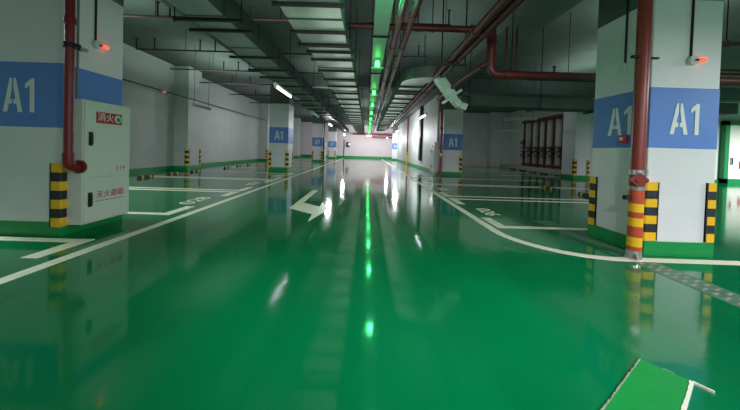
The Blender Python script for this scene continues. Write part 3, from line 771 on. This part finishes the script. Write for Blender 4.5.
# ------------------------------------------------------------------ sprinkler valve manifold on the right bay wall
t = thing('valve_manifold', (12.6, 20.8, .3), 'red pipe manifold with risers and blue valves standing on the pale curb', 'pipe manifold')
b = NB(); tube(b, [(12.6, 17.2, 3.8), (12.6, 23.1, 3.8)], .13, 12); obj('header', b, M['darkred'], t)
b = NB(); tube(b, [(12.6, 17.2, .45), (12.6, 23.1, .45)], .09, 12); obj('header', b, M['darkred'], t)
b = NB(); tube(b, [(12.45, 17.2, 1.75), (12.45, 23.1, 1.75)], .05, 10); obj('link_pipe', b, M['darkred'], t)
b = NB(); tube(b, [(12.45, 17.2, 1.45), (12.45, 23.1, 1.45)], .05, 10); obj('link_pipe', b, M['darkred'], t)
for i in range(7):
    y = [17.5, 18.4, 19.3, 20.2, 21.0, 21.9, 22.9][i]
    b = NB(); tube(b, [(12.6, y, .31), (12.6, y, 3.8)], .085, 12); r_ = obj('riser', b, M['darkred'], t)
    vm = 'valve' if i == 0 else ('iron' if i == 6 else 'darkred')
    for z in (1.15, 2.15 if i in (0, 6) else 1.6):
        b = NB(); tube(b, [(12.6, y, z - .22), (12.6, y, z - .18), (12.6, y, z - .1), (12.6, y, z + .1), (12.6, y, z + .18), (12.6, y, z + .22)], [.13, .13, .10, .10, .13, .13], 12)
        tube(b, [(12.6, y, z), (12.36, y, z)], .05, 8)
        for k in range(12):
            a0, a1 = 2 * PI * k / 12, 2 * PI * (k + 1) / 12
            tube(b, [(12.35, y + .12 * math.cos(a0), z + .12 * math.sin(a0)), (12.35, y + .12 * math.cos(a1), z + .12 * math.sin(a1))], .018, 6)
        v_ = obj('valve', b, M[vm], r_)
        if vm == 'valve': v_['label'] = 'blue valve with hand wheel'

# ------------------------------------------------------------------ things on the far wall
t = thing('wall_speaker', (-2.8, 41.2, 1.5), 'dark box with a pale round lamp on the left of the far wall', 'speaker')
b = NB(); box(b, -3.0, -2.5, 41.1, 41.4, 1.55, 2.25, bev=.03); obj('case', b, M['plastic'], t)
b = NB(); tube(b, [(-2.6, 41.1, 1.95), (-2.55, 40.95, 1.95)], [.12, .2], 12); obj('pale_disc', b, M['letter'], t)['label'] = 'pale round face'
conduit_thing('conduit', [(-3.35, 41.35, .28), (-3.35, 41.35, 2.6)], .06, 'dark vertical pipe on the left of the far wall', m='iron')
pipe_thing([(-2, 39.5, 3.35), (3.5, 39.5, 3.35)], .1, 'upper red pipe crossing in front of the far wall', 'red')
pipe_thing([(0.3, 39.2, 3.0), (3.5, 39.2, 3.0)], .1, 'lower red pipe crossing in front of the far wall', 'red')

# ------------------------------------------------------------------ light
def area(name, loc, sx, sy, power, col, rot=(0, 0, 0)):
    l = bpy.data.lights.new(name, 'AREA'); l.shape = 'RECTANGLE'; l.size = sx; l.size_y = sy; l.energy = power; l.color = col
    o = bpy.data.objects.new(name, l); C.objects.link(o); o.location = loc; o.rotation_euler = rot
    return o
def point(name, loc, power, col, r=.05):
    l = bpy.data.lights.new(name, 'POINT'); l.energy = power; l.color = col; l.shadow_soft_size = r
    o = bpy.data.objects.new(name, l); C.objects.link(o); o.location = loc
    return o
white = (0.97, 0.96, 1.0)
PW = [0, 45, 80, 0, 110, 110]
for (x, y, _), p in zip(LIT, PW):
    if p:
        for dy in (-.4, .4): point('tube_and_fill_light', (x, y + dy, 2.6), p * .75, white, .09)
# unseen fill lamps added behind the camera and in the neighbouring bays
for x, y, z, sx, p in ((-1.5, -3.5, 3.6, 1.2, 15), (4.6, -1.5, 2.9, 1.0, 290), (8.5, 2.0, 3.0, .5, 210), (-7.5, 4.4, 3.5, .8, 200), (20, 11, 3.2, .5, 600)):
    area('tube_and_fill_light', (x, y, z), sx, 1.6, p, (.82, 1.0, .9) if x < -7 else white)
point('tube_and_fill_light', (2.4, -1.6, 1.9), 62, white, .4)  # unseen fill lamp added low behind the camera
for x, y, z, p in ((-6.0, 19, 2.9, 75), (-5.4, 31, 2.9, 70), (6.2, 21, 2.9, 50)):  # fill lamps added out of sight behind the pillars
    point('tube_and_fill_light', (x, y, z), p, white, .2)
# unseen fill lamps added to brighten the far wall and right aisle wall
area('wall_fill', (0.3, 35.5, 2.9), 4.0, .6, 240, (1, .93, .96), (math.radians(80), 0, 0))
area('wall_fill', (1.6, 24, 2.6), .5, 10, 60, white, (0, math.radians(-80), 0))
area('wall_fill', (1.6, 34, 2.6), .5, 8, 25, white, (0, math.radians(-80), 0))
soft = (0.78, 1.0, 0.88)
for x, y, sx, sy, p in ((9, 20, 6, 8, 22),):  # soft fill panel added high in the right bay
    area('ceiling_fill', (x, y, 4.24), sx, sy, p, soft)
for x, y, p in ((-2.3, 5, 28), (-6.6, 6, 36), (7, 5, 100), (-2, 14, 24), (2, 9, 16), (-1, 24, 30), (-6.6, 13, 40), (9, 11, 40)):  # upward fill panels added to brighten the ceiling
    area('ceiling_fill', (x, y, 3.9), 1.5, 4, p, soft, (PI, 0, 0))
sp = bpy.data.lights.new('aisle_fill_spot', 'SPOT'); sp.energy = 420; sp.spot_size = math.radians(70); sp.spot_blend = .7; sp.shadow_soft_size = .25; sp.color = (1, .98, .98)  # unseen spot added behind the camera to brighten the aisle floor
so = bpy.data.objects.new('aisle_fill_spot', sp); C.objects.link(so); so.location = (0.5, -1.2, 2.7)
so.rotation_euler = Vector((-.1, 6.0, -2.3)).to_track_quat('-Z', 'Y').to_euler()
# unseen uplights added to brighten the underside of the ducts
for x, y, p in ((-0.8, 3.2, 4), (-0.8, 6.5, 4.5), (-0.8, 11, 6), (-0.8, 17, 6.5), (-0.8, 25, 7), (1.2, 9, 5), (1.2, 14, 7), (1.2, 21, 8), (-2.4, 5, 4)):
    area('duct_fill', (x, y, 1.7), .7, 4.0, p, (1, .96, .97), (PI, 0, 0))
for y in ys:
    a = area('green_light', (0.19, y, ZT - .24), .08, .08, 5 if y < 14 else 3, (0.08, 1.0, 0.30))
for y, p in ((1.0, 3), (3.9, 7)): point('green_light', (0.19, y, 2.7), p, (0.15, 1.0, 0.45))
w = bpy.data.worlds.new('world'); bpy.context.scene.world = w; w.use_nodes = True
w.node_tree.nodes['Background'].inputs['Color'].default_value = (0.75, 0.9, 0.85, 1); w.node_tree.nodes['Background'].inputs['Strength'].default_value = 0.18

sc = bpy.context.scene
sc.view_settings.view_transform = 'Standard'; sc.view_settings.exposure = 0.55
sc.cycles.use_denoising = True
sc.cycles.max_bounces = 8
